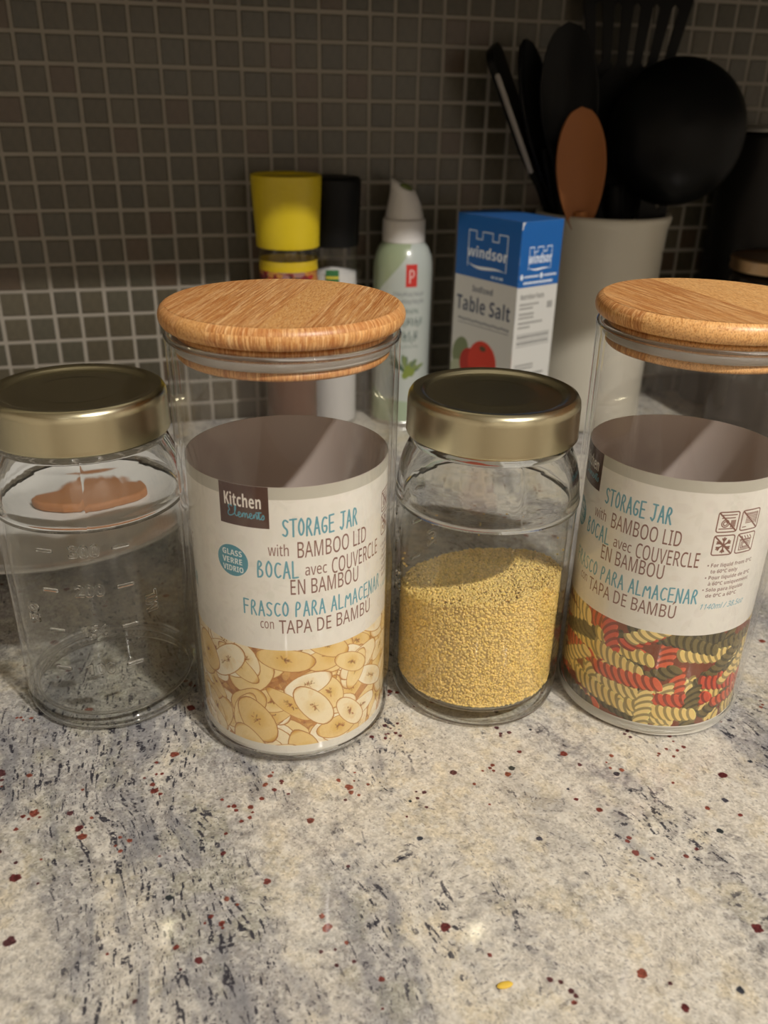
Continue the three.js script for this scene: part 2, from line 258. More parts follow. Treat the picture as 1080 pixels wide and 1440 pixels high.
function fusilli(g) {
  const y0 = sy(67), y1 = sy(11); g.save(); g.beginPath(); g.rect(0, y0, LW, y1 - y0); g.clip(); g.fillStyle = 'rgb(128,66,40)'; g.fillRect(0, y0, LW, y1 - y0);
  const cols = [[238, 208, 128], [224, 104, 66], [118, 104, 62], [242, 216, 142], [98, 88, 58], [214, 88, 58], [240, 210, 124]];
  for (let n = 0; n < 170; n++) {
    const c = cols[n % 7], L = rr(150, 225), w = rr(27, 36), t = rr(-0.7, 0.4) + (rnd() < 0.22 ? 1.3 : 0), m = (f) => `rgb(${Math.min(255, c[0] * f) | 0},${Math.min(255, c[1] * f) | 0},${Math.min(255, c[2] * f) | 0})`; g.save(); g.translate(rnd() * LW, rr(y0, y1)); g.rotate(t);
    for (let x = -L / 2; x < L / 2; x += 25) {   // one twist of the printed pasta: groove, blade and blade edge
      const bow = w * (0.92 + 0.08 * Math.cos(x / 40)); g.fillStyle = m(0.66); g.beginPath(); g.ellipse(x, 0, 14, bow, -0.55, 0, 7); g.fill();
      g.fillStyle = m(1); g.beginPath(); g.ellipse(x + 7, 0, 11, bow - 2, -0.55, 0, 7); g.fill();
      g.strokeStyle = m(1.2); g.globalAlpha = 0.6; g.lineWidth = 3; g.beginPath(); g.ellipse(x + 7, 0, 10, bow - 4, -0.55, -1.6, 1.2); g.stroke(); g.globalAlpha = 1;
    }
    g.restore();
  }
  g.restore();
}
function labelTex(picture, s) {
  seed = s;
  return canvasTex(LW, LH, (g) => {
    g.fillStyle = 'rgb(232,228,218)'; g.fillRect(0, 0, LW, LH);
    for (let n = 0; n < 2600; n++) { g.fillStyle = n % 2 ? `rgba(196,190,176,${rr(0.03, 0.13)})` : `rgba(240,236,226,${rr(0.04, 0.16)})`; g.beginPath(); g.ellipse(rnd() * LW, rnd() * LH, rr(2, 26), rr(2, 18), rnd() * 3, 0, 7); g.fill(); }
    picture(g);
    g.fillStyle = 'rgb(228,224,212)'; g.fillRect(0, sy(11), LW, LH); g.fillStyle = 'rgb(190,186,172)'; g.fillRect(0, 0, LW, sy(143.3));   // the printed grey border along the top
    const teal = 'rgb(92,154,170)', brown = 'rgb(124,84,72)', B = 'bold %px sans-serif', Rg = '%px sans-serif';
    for (const o of [0, -111]) {
      const P = (a) => a + o;
      g.fillStyle = 'rgb(74,44,34)'; g.fillRect(sx(P(-40)), sy(149), 24 * MM, 19.5 * MM);
      fit(g, 'Kitchen', B, P(-37.8), P(-19), 138.6, 144.6, 'rgb(238,232,222)');
      g.save(); g.strokeStyle = 'rgb(84,158,176)'; g.lineWidth = 3.2; g.lineCap = 'round'; script(g, P(-36), P(-17.6), 133.6, 138.8); g.restore();
      stretch(g, 'STORAGE JAR', P(-10.4), P(26), 126, 134.3, teal);
      fit(g, 'with', Rg, P(-17.2), P(-7.5), 116.5, 122.2, brown, 0.76); fit(g, 'BAMBOO LID', Rg, P(-4.6), P(32.4), 115.4, 123.2, brown);
      stretch(g, 'BOCAL', P(-22.6), P(-3.6), 105.4, 113.6, teal); fit(g, 'avec', Rg, P(-1), P(9.6), 106.2, 110.4, brown, 0.54); fit(g, 'COUVERCLE', Rg, P(11.6), P(42.4), 105, 112.9, brown);
      fit(g, 'EN BAMBOU', Rg, P(-8.2), P(27.4), 96.8, 104.4, brown);
      stretch(g, 'FRASCO PARA ALMACENAR', P(-30.4), P(45), 85.4, 93, teal);
      fit(g, 'con', Rg, P(-22.6), P(-15.6), 78.6, 82.3, brown, 0.54); fit(g, 'TAPA DE BAMB\u00da', Rg, P(-13.6), P(36.4), 76.4, 83.6, brown);
      g.fillStyle = 'rgb(236,232,222)'; g.beginPath(); g.ellipse(sx(P(-35.1)), sy(111.3), 8.8 * MM, 8.3 * MM, 0, 0, 7); g.fill(); g.fillStyle = 'rgb(72,146,164)'; g.beginPath(); g.ellipse(sx(P(-35.1)), sy(111.3), 8.3 * MM, 7.8 * MM, 0, 0, 7); g.fill();
      ['GLASS', 'VERRE', 'VIDRIO'].forEach((t, i) => fit(g, t, B, P(-40.6), P(-29.6 + (i === 2 ? 0.4 : 0)), 113.9 - i * 4, 116.7 - i * 4, 'rgb(236,240,236)'));
    }
    // care symbols and the small print
    g.strokeStyle = brown; g.lineWidth = 3.6; g.lineJoin = 'round';
    const cell = (s, y, draw) => { g.save(); g.translate(sx(s), sy(y)); g.lineWidth = 3.4; g.beginPath(); g.roundRect(0, 0, 10.6 * MM, 10.2 * MM, 7); g.stroke(); draw(10.6 * MM, 10.2 * MM); g.lineWidth = 4.5; g.beginPath(); g.moveTo(2, 2); g.lineTo(10.6 * MM - 2, 10.2 * MM - 2); g.stroke(); g.restore(); };
    const L = (...p) => { g.beginPath(); for (let i = 0; i < p.length; i += 2) i ? g.lineTo(p[i], p[i + 1]) : g.moveTo(p[i], p[i + 1]); g.stroke(); };
    cell(47, 134, (w, h) => { g.lineWidth = 3; L(8, 9, w - 8, 9); g.beginPath(); g.arc(24, 35, 11, 0, 7); g.stroke(); g.beginPath(); g.arc(24, 35, 6, 0, 7); g.stroke(); for (let k = 0; k < 4; k++) L(42 + k * 4, 26, 42 + k * 4, 46); L(8, 51, w - 8, 51); L(12, 18, w - 12, 18); });
    cell(59.4, 134, (w, h) => { g.lineWidth = 2.6; for (let k = 0; k < 6; k++) L(16, 14 + k * 5, w - 10, 14 + k * 5); L(8, h - 10, 20, h - 10); L(14, 10, w - 8, 10, w - 8, h - 16); });
    cell(47, 122, (w, h) => { g.lineWidth = 4.5; for (let k = 0; k < 6; k++) { const q = k * Math.PI / 3 + 0.52; const c = Math.cos(q), s = Math.sin(q); L(w / 2, h / 2, w / 2 + c * 23, h / 2 + s * 23); for (const e of [-0.6, 0.6]) L(w / 2 + c * 13, h / 2 + s * 13, w / 2 + c * 13 + Math.cos(q + e) * 9, h / 2 + s * 13 + Math.sin(q + e) * 9); } });
    cell(59.4, 122, (w, h) => { g.lineWidth = 2.6; g.strokeRect(12, 22, 38, 30); g.strokeRect(18, 27, 26, 20); g.strokeRect(23, 31, 16, 12); for (let k = 0; k < 4; k++) L(14 + k * 10, 8, 20 + k * 10, 16); L(10, 19, 52, 19); });
    [['\u2022 For liquid from 0\u00b0C', 46.4, 72.4], ['to 60\u00b0C only', 48.6, 63.6], ['\u2022 Pour liquide de 0\u00b0C', 46.4, 73], ['\u00e0 60\u00b0C uniquement', 48.6, 72.8], ['\u2022 Solo para l\u00edquido', 46.4, 70], ['de 0\u00b0C a 60\u00b0C', 48.6, 66.4]].forEach(([t, a, b], i) => fit(g, t, B, a, b, 105.4 - i * 3.35, 107.4 - i * 3.35, 'rgb(140,112,104)'));
    fit(g, '1140ml / 38.5oz', 'italic %px sans-serif', 46.6, 73, 82, 85, 'rgb(110,164,182)');
  });
}
function tallJar(label, x, z, turn, picture, drop, lidTurn, s) {
  const t = thing('storage_jar', label, 'jar', [x, 0, z], JAR_GROUP);
  // glass: straight wall opening very slightly, rounded heel, fire-polished rim
  const o = y => 0.0499 + 0.0017 * y / 0.2, w = 0.0022;
  const body = [[0, 0.0005], [0.044, 0.0005], [0.0475, 0.0012], [0.0493, 0.0034], [o(0.008), 0.008]];
  for (let k = 1; k <= 10; k++) body.push([o(0.008 + k * 0.0188), 0.008 + k * 0.0188]);
  body.push([o(0.2), 0.2], [o(0.2) + 0.0004, 0.2035], [o(0.2) - 0.0002, 0.2052], [o(0.2) - 0.0012, 0.2056], [o(0.2) - w, 0.2046], [o(0.2) - w - 0.0002, 0.2]);
  for (let k = 10; k >= 1; k--) body.push([o(0.008 + k * 0.0188) - w, 0.008 + k * 0.0188]);
  body.push([o(0.008) - w, 0.0085], [0.0455, 0.0052], [0.042, 0.0042], [0, 0.0042]);
  part('glass_body', lathe(body, 128), thinGlass, t, 'clear straight glass cylinder');
  const rim = new THREE.TorusGeometry(o(0.2) - w / 2 + 0.0001, 0.0013, 10, 128); rim.rotateX(Math.PI / 2); rim.translate(0, 0.2042, 0); part('rim', rim, solidGlass, t, 'rounded glass rim');
  const heel = lathe([[0.0435, 0.0012], [0.0468, 0.0018], [0.0486, 0.0042], [0.0488, 0.0062], [0.0476, 0.0068], [0.045, 0.0046], [0.0435, 0.0038], [0.0435, 0.0012]], 128); part('heel', heel, solidGlass, t, 'thick glass heel');
  const R = 0.0472, h = 0.144, g = new THREE.CylinderGeometry(R, R, h, 160, 1, true, S0 / 48 + turn, 2 * Math.PI); g.translate(0, h / 2 + 0.0052 - drop, 0);
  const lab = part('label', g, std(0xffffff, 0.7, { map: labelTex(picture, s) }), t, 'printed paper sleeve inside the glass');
  const gi = new THREE.CylinderGeometry(R - 0.0003, R - 0.0003, h, 160, 1, true); gi.translate(0, h / 2 + 0.0052 - drop, 0); part('paper_back', gi, std(lin(0.6, 0.51, 0.46), 0.8), lab, 'plain back of the paper sleeve');
  // bamboo lid: rounded disc, plug with two flanges and a silicone seal between
  const tex = bambooTex(s + 5), wood = phys(0xffffff, 0.42, { map: tex, clearcoat: 0.15, clearcoatRoughness: 0.35 });
  const disc = []; disc.push([0, 0.2172], [0.03, 0.2172], [0.0502, 0.2171]); for (let k = 0; k <= 10; k++) { const a = Math.PI / 2 - k * Math.PI / 10 * 0.95; disc.push([0.0494 + 0.0041 * Math.cos(a), 0.2124 + 0.0047 * Math.sin(a)]); } disc.push([0.0485, 0.2074], [0, 0.2074]);
  const ct = Math.cos(lidTurn), st = Math.sin(lidTurn), uvOf = (gg) => { planarUV(gg, (a, b) => 0.5 + (a * ct - b * st) / 0.115, (a, b) => 0.5 + (a * st + b * ct) / 0.115); return gg; };
  const rimUV = (gg) => { const p = gg.attributes.position, n = gg.attributes.normal, uv = gg.attributes.uv; for (let i = 0; i < p.count; i++) uv.setXY(i, Math.atan2(p.getX(i), p.getZ(i)) * 0.05 / 0.115 * 1.0, p.getY(i) * 28); return gg; };
  const lid = part('lid', uvOf(lathe(disc.slice(0, 5).reverse(), 128)), wood, t, 'round bamboo lid');
  part('lid_edge', rimUV(lathe(disc.slice(4).reverse(), 128)), wood, lid, 'softly rounded bamboo edge');
  part('plug', rimUV(lathe([[0, 0.1945], [0.0458, 0.1945], [0.0468, 0.1955], [0.0468, 0.1978], [0.0445, 0.1986], [0.0445, 0.2034], [0.0466, 0.2042], [0.0466, 0.2076], [0, 0.2076]], 128)), wood, lid, 'bamboo plug below the lid');
  part('seal', lathe([[0.0446, 0.1988], [0.0478, 0.1986], [0.0486, 0.1998], [0.048, 0.201], [0.0486, 0.2022], [0.0478, 0.2033], [0.0446, 0.2033]], 128), phys(lin(0.62, 0.6, 0.56), 0.45, { transmission: 0.3, thickness: 0 }), lid, 'whitish silicone seal');
  return t;
}
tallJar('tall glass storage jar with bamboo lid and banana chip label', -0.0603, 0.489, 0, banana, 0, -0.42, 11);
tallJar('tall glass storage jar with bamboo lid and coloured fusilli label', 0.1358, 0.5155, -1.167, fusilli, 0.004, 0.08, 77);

// ------------------------------------------------------------------ short jars with gold metal lids
const font = await new FontLoader().loadAsync('fonts/droid/droid_sans_bold.typeface.json');
function wrapOn(g, R, a0, y0) { const p = g.attributes.position; for (let i = 0; i < p.count; i++) { const a = a0 + p.getX(i) / R, r = R + p.getZ(i); p.setXYZ(i, Math.sin(a) * r, y0 + p.getY(i), Math.cos(a) * r); } g.computeVertexNormals(); return g; }
function raised(text, R, deg, y, size, turn = 0) { const g = new TextGeometry(text, { font, size, depth: 0.0006, curveSegments: 4, bevelEnabled: true, bevelThickness: 0.0003, bevelSize: 0.0002, bevelSegments: 2 }); g.computeBoundingBox(); g.translate(-g.boundingBox.max.x / 2, -size / 2, -0.0001); if (turn) g.rotateZ(turn); return wrapOn(g.index ? g.toNonIndexed() : g, R, deg * Math.PI / 180, y); }
function dash(R, deg, y, w) { const g = new THREE.CapsuleGeometry(0.0011, w, 4, 10); g.rotateZ(Math.PI / 2); g.scale(1, 1, 0.6); const n = g.toNonIndexed(); return wrapOn(n, R, deg * Math.PI / 180, y); }
function shortJar(label, x, z, front) {
  const t = thing('glass_jar', label, 'jar', [x, 0, z], 'short glass jars with gold lids');
  const outer = [[0, 0.0028], [0.03, 0.0026], [0.0372, 0.0006], [0.041, 0.0002], [0.0436, 0.0014], [0.0455, 0.0046], [0.0461, 0.009], [0.0462, 0.02], [0.0461, 0.06], [0.0461, 0.112], [0.0463, 0.1155], [0.0469, 0.1175], [0.0470, 0.1192], [0.0466, 0.121], [0.0462, 0.1235], [0.0458, 0.1275], [0.0448, 0.133], [0.0432, 0.1385], [0.0413, 0.1432], [0.0399, 0.1462], [0.0395, 0.148], [0.0406, 0.1496], [0.0406, 0.1512], [0.0392, 0.1525], [0.0386, 0.155], [0.0386, 0.168], [0.0378, 0.1692]];
  const inner = [[0.0362, 0.1688], [0.0356, 0.168], [0.0356, 0.15], [0.0364, 0.146], [0.0386, 0.1408], [0.0408, 0.1352], [0.0424, 0.129], [0.043, 0.1235], [0.0434, 0.117], [0.0432, 0.11], [0.0433, 0.06], [0.0432, 0.02], [0.0425, 0.0125], [0.0395, 0.0085], [0.033, 0.0078], [0, 0.0086]];
  // hand-moulded unevenness, stronger on the inner surface
  const mould = (pts) => {
    const g = lathe(pts, 144), p = g.attributes.position;
    for (let i = 0; i < p.count; i++) { const X = p.getX(i), Y = p.getY(i), Z = p.getZ(i), r = Math.hypot(X, Z), a = Math.atan2(X, Z); if (r > 0.03 && Y > 0.006 && Y < 0.14) { const inn = r < 0.0448; const k = 1 + (inn ? 0.011 : 0.003) * (noise((Math.sin(a) + 2) * 2.4 + z * 40, (Math.cos(a) + 2) * 2.4 + Y * 55) - 0.5); p.setX(i, X * k); p.setZ(i, Z * k); } }
    g.computeVertexNormals(); return g;
  };
  {
    const lo = 0.0125, hi = 0.1154, at = (f) => [...outer.filter(p => f(p[1])), ...inner.filter(p => f(p[1]))];
    part('glass_body', mould([[0.0461, lo], [0.0462, 0.02], [0.0461, 0.06], [0.0461, 0.09], [0.0462, hi], [0.0434, hi], [0.0432, 0.09], [0.0433, 0.06], [0.0432, 0.02], [0.0426, lo], [0.0461, lo]]), wallGlass, t, 'clear moulded glass wall');
    part('glass_shoulder', mould([[0.0434, hi + 0.0001], ...at(y => y > hi), [0.0434, hi + 0.0001]]), solidGlass, t, 'thick glass shoulder and neck');
    part('glass_base', mould(at(y => y < lo)), wallGlass, t, 'rounded glass base');
    const heel = new THREE.TorusGeometry(0.0432, 0.0016, 12, 128); heel.rotateX(Math.PI / 2); heel.translate(0, 0.0032, 0); part('heel', heel, solidGlass, t, 'glass heel');
    const step = new THREE.TorusGeometry(0.0406, 0.0010, 10, 128); step.rotateX(Math.PI / 2); step.translate(0, 0.0094, 0); part('inner_step', step, solidGlass, t, 'rounded inner floor edge');
  }
  const R = 0.0459, marks = [];
  [['300', 106], ['200', 85], ['150', 62.5], ['100', 40.5]].forEach(([n, y]) => { marks.push(raised(n, R, front, y / 1000, 0.0062), dash(R, front - 23, y / 1000, 0.0065), dash(R, front + 21, y / 1000, 0.0065)); });
  marks.push(raised('ML', R, front + 36, 0.072, 0.006, Math.PI / 2), raised('OZ', R, front - 38, 0.071, 0.006, -Math.PI / 2));
  marks.forEach(m => { m.deleteAttribute('uv'); if (m.index) throw new Error('indexed'); });
  part('raised_scale', mergeGeometries(marks), solidGlass, t, 'raised glass measuring scale');
  const rim = new THREE.TorusGeometry(0.0466, 0.0008, 8, 128); rim.rotateX(Math.PI / 2);
  const lid = [[0.0408, 0.1508], [0.0422, 0.1506], [0.0425, 0.1515], [0.0423, 0.1535], [0.0421, 0.166], [0.0417, 0.1688], [0.0406, 0.1706], [0.039, 0.1713], [0.0362, 0.1712], [0.0347, 0.1706], [0.0338, 0.1697], [0.0322, 0.1694], [0.022, 0.1696], [0.0208, 0.1699], [0.0196, 0.1696], [0, 0.1697]];
  const lp = part('lid', lathe(lid.slice(0, 8), 128), goldMat, t, 'gold metal screw lid');
  part('top_panel', lathe(lid.slice(7), 128), goldMat, lp, 'glossy stepped top of the lid');
  part('liner', lathe([[0, 0.1689], [0.0408, 0.1689], [0.0412, 0.1515], [0.0408, 0.1508]], 96), std(lin(0.5, 0.5, 0.46), 0.6), lp);
  return t;
}
shortJar('empty short glass jar with gold lid and raised measuring scale', -0.1539, 0.4447, -4);
shortJar('short glass jar with gold lid holding yellow couscous', 0.0415, 0.4889, -125);

// couscous
{
  seed = 4242;
  const c = new THREE.Group(); c.name = 'couscous'; c.position.set(0.0415, 0, 0.4889); c.userData = { label: 'yellow couscous grains filling half the gold-lidded glass jar', category: 'couscous', kind: 'stuff' }; scene.add(c);
  const top = (x, z) => 0.0686 + 0.10 * x + 0.19 * z + 0.005 * (fbm(x * 40 + 8, z * 40 + 8) - 0.5);
  const R = 0.0418, core = [], idx = [], na = 72, nr = 16;
  const g = new THREE.CylinderGeometry(R, R, 0.05, na, 1, true); const pos = g.attributes.position;
  for (let i = 0; i < pos.count; i++) { const x = pos.getX(i), z = pos.getZ(i); pos.setY(i, pos.getY(i) > 0 ? top(x, z) - 0.0006 : 0.0125); } g.computeVertexNormals();
  const cap = new THREE.CircleGeometry(R, na); cap.rotateX(-Math.PI / 2); const cp = cap.attributes.position; for (let i = 0; i < cp.count; i++) cp.setY(i, top(cp.getX(i), cp.getZ(i)) - 0.0006);
  const bot = new THREE.CircleGeometry(R, na); bot.rotateX(Math.PI / 2); bot.translate(0, 0.0125, 0);
  const core2 = part('packed_grains', mergeGeometries([g, cap, bot]), std(lin(0.6, 0.42, 0.15), 0.9), c); core2.userData.kind = 'stuff';
  const spots = []; let n = 0;
  while (n < 15000) { const a = rnd() * 6.2832, y = rr(0.0105, 0.088), r = rr(0.0414, 0.0421), x = Math.sin(a) * r, z = Math.cos(a) * r; if (y < top(x, z)) { spots.push([x, y < 0.0135 ? Math.max(y, 0.0128) : y, z]); n++; } else if (rnd() < 0.004) { spots.push([x * 1.012, y, z * 1.012]); } }
  for (let i = 0; i < 6500; i++) { const r = Math.sqrt(rnd()) * 0.042, a = rnd() * 6.2832, x = Math.sin(a) * r, z = Math.cos(a) * r; spots.push([x, top(x, z) + rr(-0.0008, 0.0005), z]); }
  const im = new THREE.InstancedMesh(new THREE.IcosahedronGeometry(0.00062, 1), std(0xffffff, 0.75), spots.length), m = new THREE.Matrix4(), q = new THREE.Quaternion(), e = new THREE.Euler(), col = new THREE.Color();
  spots.forEach((s, i) => { q.setFromEuler(e.set(rnd() * 6, rnd() * 6, 0)); const k = rr(0.75, 1.25); m.compose(V(...s), q, V(k * rr(0.85, 1.2), k, k * rr(0.85, 1.2))); im.setMatrixAt(i, m); const b = rr(0.8, 1.12); im.setColorAt(i, col.setRGB(0.92 * b, 0.67 * b, rr(0.19, 0.26) * b)); });
  im.name = 'grains'; im.userData.kind = 'stuff'; shadows(im); c.add(im);
}

// ------------------------------------------------------------------ white plate behind the empty jar
{
  const p = shadows(new THREE.Mesh(lathe([[0, 0.004], [0.06, 0.004], [0.062, 0.001], [0.067, 0.001], [0.07, 0.004], [0.085, 0.0085], [0.107, 0.0205], [0.1105, 0.0222], [0.1112, 0.0236], [0.1095, 0.0243], [0.105, 0.0228], [0.083, 0.0112], [0.07, 0.0078], [0, 0.0074]], 120), phys(lin(0.78, 0.77, 0.75), 0.2)));
  p.name = 'dinner_plate'; p.position.set(-0.2, 0, 0.235); p.userData = { label: 'round white plate on the worktop behind the empty glass jar', category: 'plate' }; scene.add(p);
  seed = 99; const s = new THREE.Shape(); const pts = []; for (let k = 0; k < 26; k++) { const a = k / 26 * 6.2832; pts.push(new THREE.Vector2(Math.cos(a) * 0.046 * (0.9 + 0.2 * noise(k * 0.7, 3)), Math.sin(a) * 0.022 * (0.85 + 0.3 * noise(k * 0.9, 8)))); } s.setFromPoints(pts);
  const g = new THREE.ExtrudeGeometry(s, { depth: 0.004, bevelEnabled: true, bevelThickness: 0.004, bevelSize: 0.004, bevelSegments: 4 }); g.rotateX(-Math.PI / 2);
  const f = thing('bread_slice', 'orange-brown slice of food lying on the white plate', 'food', [-0.172, 0.0122, 0.212]); f.rotation.y = 0.2;
  part('crust', g, std(lin(0.42, 0.17, 0.06), 0.7), f);
}

// ------------------------------------------------------------------ spice grinders by the wall
{
  const t = thing('spice_grinder', 'spice grinder with flared yellow cap and peppercorn label', 'grinder', [0.0105, 0, 0.06]);
  const y = phys(lin(0.62, 0.47, 0.012), 0.38);
  part('cap', lathe([[0, 0.232], [0.027, 0.232], [0.0293, 0.2338], [0.0303, 0.235], [0.0306, 0.2338], [0.0306, 0.2268], [0.0302, 0.2258], [0.0302, 0.2248], [0.0304, 0.224], [0.0297, 0.212], [0.0287, 0.196], [0.0281, 0.185], [0.0279, 0.176], [0.0265, 0.1752], [0, 0.1752]].reverse(), 72), y, t, 'flared yellow plastic cap');
  part('glass_body', lathe([[0, 0.001], [0.024, 0.001], [0.0258, 0.004], [0.0258, 0.155], [0.0262, 0.163], [0.0258, 0.17], [0.0245, 0.1752]], 72), thinGlass, t, 'clear glass body');
  part('spice', lathe([[0, 0.003], [0.0235, 0.003], [0.0238, 0.12], [0, 0.121]], 48), std(lin(0.12, 0.05, 0.025), 0.8), t, 'mixed peppercorns');
  const tex = canvasTex(512, 512, (g) => {
    seed = 31; g.fillStyle = 'rgb(206,178,20)'; g.fillRect(0, 0, 512, 512);
    for (const cx of [60, 256, 452]) { g.save(); g.beginPath(); g.roundRect(cx - 86, 44, 172, 90, 34); g.clip(); g.fillStyle = 'rgb(74,38,30)'; g.fillRect(0, 0, 512, 512); for (let k = 0; k < 90; k++) { g.fillStyle = ['rgb(168,44,40)', 'rgb(66,50,36)', 'rgb(186,128,60)', 'rgb(150,110,104)', 'rgb(120,30,34)'][k % 5]; g.beginPath(); g.ellipse(cx + rr(-90, 90), rr(44, 134), rr(9, 20), rr(9, 18), 0, 0, 7); g.fill(); } g.restore(); }
  }, true);
  const lg = new THREE.CylinderGeometry(0.0261, 0.0261, 0.1, 72, 1, true); lg.translate(0, 0.115, 0); part('label', lg, std(0xffffff, 0.5, { map: tex }), t, 'yellow wrap label with pictured peppercorns');

  const b = thing('spice_grinder', 'clear grinder of white salt with black cap behind the yellow one', 'grinder', [0.056, 0, 0.034]);
  part('cap', lathe([[0, 0.172], [0.0238, 0.172], [0.0246, 0.173], [0.0256, 0.2], [0.0268, 0.222], [0.0268, 0.2285], [0.0255, 0.231], [0, 0.231]], 64), phys(lin(0.004, 0.004, 0.004), 0.5, { specularIntensity: 0.4 }), b, 'black plastic grinder cap');
  part('glass_body', lathe([[0, 0.001], [0.0225, 0.001], [0.0242, 0.004], [0.0242, 0.15], [0.0236, 0.162], [0.0236, 0.172]], 64), thinGlass, b, 'clear glass body');
  part('salt', lathe([[0, 0.003], [0.0222, 0.003], [0.0226, 0.006], [0.0226, 0.148], [0, 0.152]], 48), std(lin(0.55, 0.54, 0.52), 0.9), b, 'white salt');
  const tag = new THREE.CylinderGeometry(0.0244, 0.0244, 0.014, 12, 1, true, -0.45, 0.5); tag.translate(0, 0.146, 0); part('sticker', tag, std(0xffffff, 0.6, { map: canvasTex(64, 128, (g) => { g.fillStyle = '#2f6b3c'; g.fillRect(0, 0, 64, 128); g.fillStyle = '#c9b93a'; g.fillRect(0, 52, 64, 20); }) }), b, 'green sticker');
}

// ------------------------------------------------------------------ spray bottle
{
  const t = thing('spray_bottle', 'pale green and white cooking oil spray bottle with slanted white nozzle', 'bottle', [0.1245, 0, 0.037]);
  const tex = canvasTex(1024, 1024, (g, W) => {
    seed = 8; g.fillStyle = 'rgb(180,187,182)'; g.fillRect(0, 0, W, W);
    // pale green sweep over the upper left, green leaves at the foot; u = 0.5 faces front
    g.fillStyle = 'rgb(152,164,134)'; g.beginPath(); g.moveTo(0, 0); g.lineTo(585, 0); g.quadraticCurveTo(520, 120, 330, 300); g.lineTo(0, 330); g.fill();
    g.fillStyle = 'rgb(160,176,150)'; g.fillRect(0, 800, W, 224); g.fillStyle = 'rgb(180,187,182)'; g.beginPath(); g.moveTo(300, 800); g.lineTo(800, 800); g.lineTo(700, 900); g.lineTo(420, 860); g.fill();
    const X = 555;
    g.fillStyle = 'rgb(196,42,36)'; g.fillRect(X - 24, 118, 64, 118); g.strokeStyle = 'rgb(226,190,186)'; g.lineWidth = 7; g.beginPath(); g.moveTo(X - 2, 216); g.lineTo(X - 2, 150); g.bezierCurveTo(X + 30, 140, X + 30, 190, X - 2, 186); g.stroke();
    const mark = (y, h, n, w, c) => { g.fillStyle = c; let x = X - w / 2; for (let k = 0; k < n; k++) { const q = w / n; g.fillRect(x, y, q * 0.22, h); g.fillRect(x + q * 0.5, y + (k % 3) * h * 0.2, q * 0.18, h * 0.8); if (k % 2) g.fillRect(x, y + h * 0.4, q * 0.6, h * 0.18); x += q; } };
    mark(262, 24, 10, 180, 'rgb(128,130,134)'); mark(300, 26, 11, 190, 'rgb(128,130,134)'); mark(352, 26, 9, 120, 'rgb(104,118,112)'); mark(400, 46, 7, 180, 'rgb(92,108,104)'); mark(474, 60, 4, 124, 'rgb(92,108,104)'); mark(550, 20, 9, 130, 'rgb(140,150,146)');
    for (let k = 0; k < 16; k++) { const a = rr(-2.6, 0.4), r = rr(40, 110); g.save(); g.translate(X - 14 + Math.cos(a) * r, 700 + Math.sin(a) * r * 0.7); g.rotate(a); g.fillStyle = ['rgb(70,92,74)', 'rgb(98,116,92)', 'rgb(120,136,84)'][k % 3]; g.beginPath(); g.ellipse(0, 0, 34, 11, 0, 0, 7); g.fill(); g.restore(); }
    g.fillStyle = 'rgb(122,138,60)'; for (const [a, b] of [[0, 0], [24, 18], [-10, 30]]) { g.beginPath(); g.ellipse(X + a, 690 + b, 20, 26, 0.5, 0, 7); g.fill(); }
  });
  const prof = [[0, 0.002], [0.0265, 0.002], [0.0283, 0.004], [0.0283, 0.149], [0.0279, 0.156], [0.0265, 0.163], [0.0238, 0.1695], [0.0205, 0.1738], [0.0185, 0.1755], [0, 0.1758]];
  const bg = lathe(prof, 72); planarUV(bg, () => 0, () => 0); { const p = bg.attributes.position, uv = bg.attributes.uv; for (let i = 0; i < p.count; i++) { const seg = Math.floor(i / prof.length) / 72; uv.setXY(i, (seg + 0.5 + 0.045) , p.getY(i) / 0.178); } }
  tex.wrapS = THREE.RepeatWrapping;
  part('can', bg, phys(0xffffff, 0.3, { map: tex, clearcoat: 0.4, clearcoatRoughness: 0.15 }), t, 'tall printed metal can');
  part('base_rim', lathe([[0.0262, 0], [0.0285, 0.0004], [0.0292, 0.0022], [0.0285, 0.0042], [0.028, 0.0045]], 64), std(lin(0.65, 0.65, 0.63), 0.3, { metalness: 1 }), t, 'silver base rim');
  const white = phys(lin(0.68, 0.66, 0.64), 0.45);
  part('collar', lathe([[0.0192, 0.1742], [0.0203, 0.175], [0.0203, 0.1765], [0.0197, 0.1772], [0.0203, 0.178], [0.02, 0.1935], [0.0188, 0.1955], [0, 0.196]], 64), white, t, 'ribbed white collar');
  // nozzle: a cone sheared off at a slant
  const n = lathe([[0.0178, 0.1945], [0.0176, 0.1985], [0.0152, 0.2085], [0.0118, 0.2185], [0.0094, 0.227], [0, 0.2272]], 48), p = n.attributes.position;
  for (let i = 0; i < p.count; i++) { const yy = p.getY(i), x = p.getX(i), z = p.getZ(i); if (yy > 0.2) { const k = (yy - 0.2) / 0.027; p.setX(i, x - 0.004 * k * k); if (yy > 0.22) p.setY(i, yy - k * (z * 0.35 + x * 0.45) - 0.002); } } n.computeVertexNormals();
  const nz = part('nozzle', n, white, t, 'slanted white nozzle');
  const e = new THREE.SphereGeometry(0.0058, 24, 16); e.scale(1.15, 0.5, 0.62); e.rotateZ(-0.45); e.rotateX(0.5); e.translate(-0.0005, 0.2222, 0.0058); part('spray_opening', e, std(lin(0.1, 0.13, 0.025), 0.5), nz, 'green oval spray opening');
}

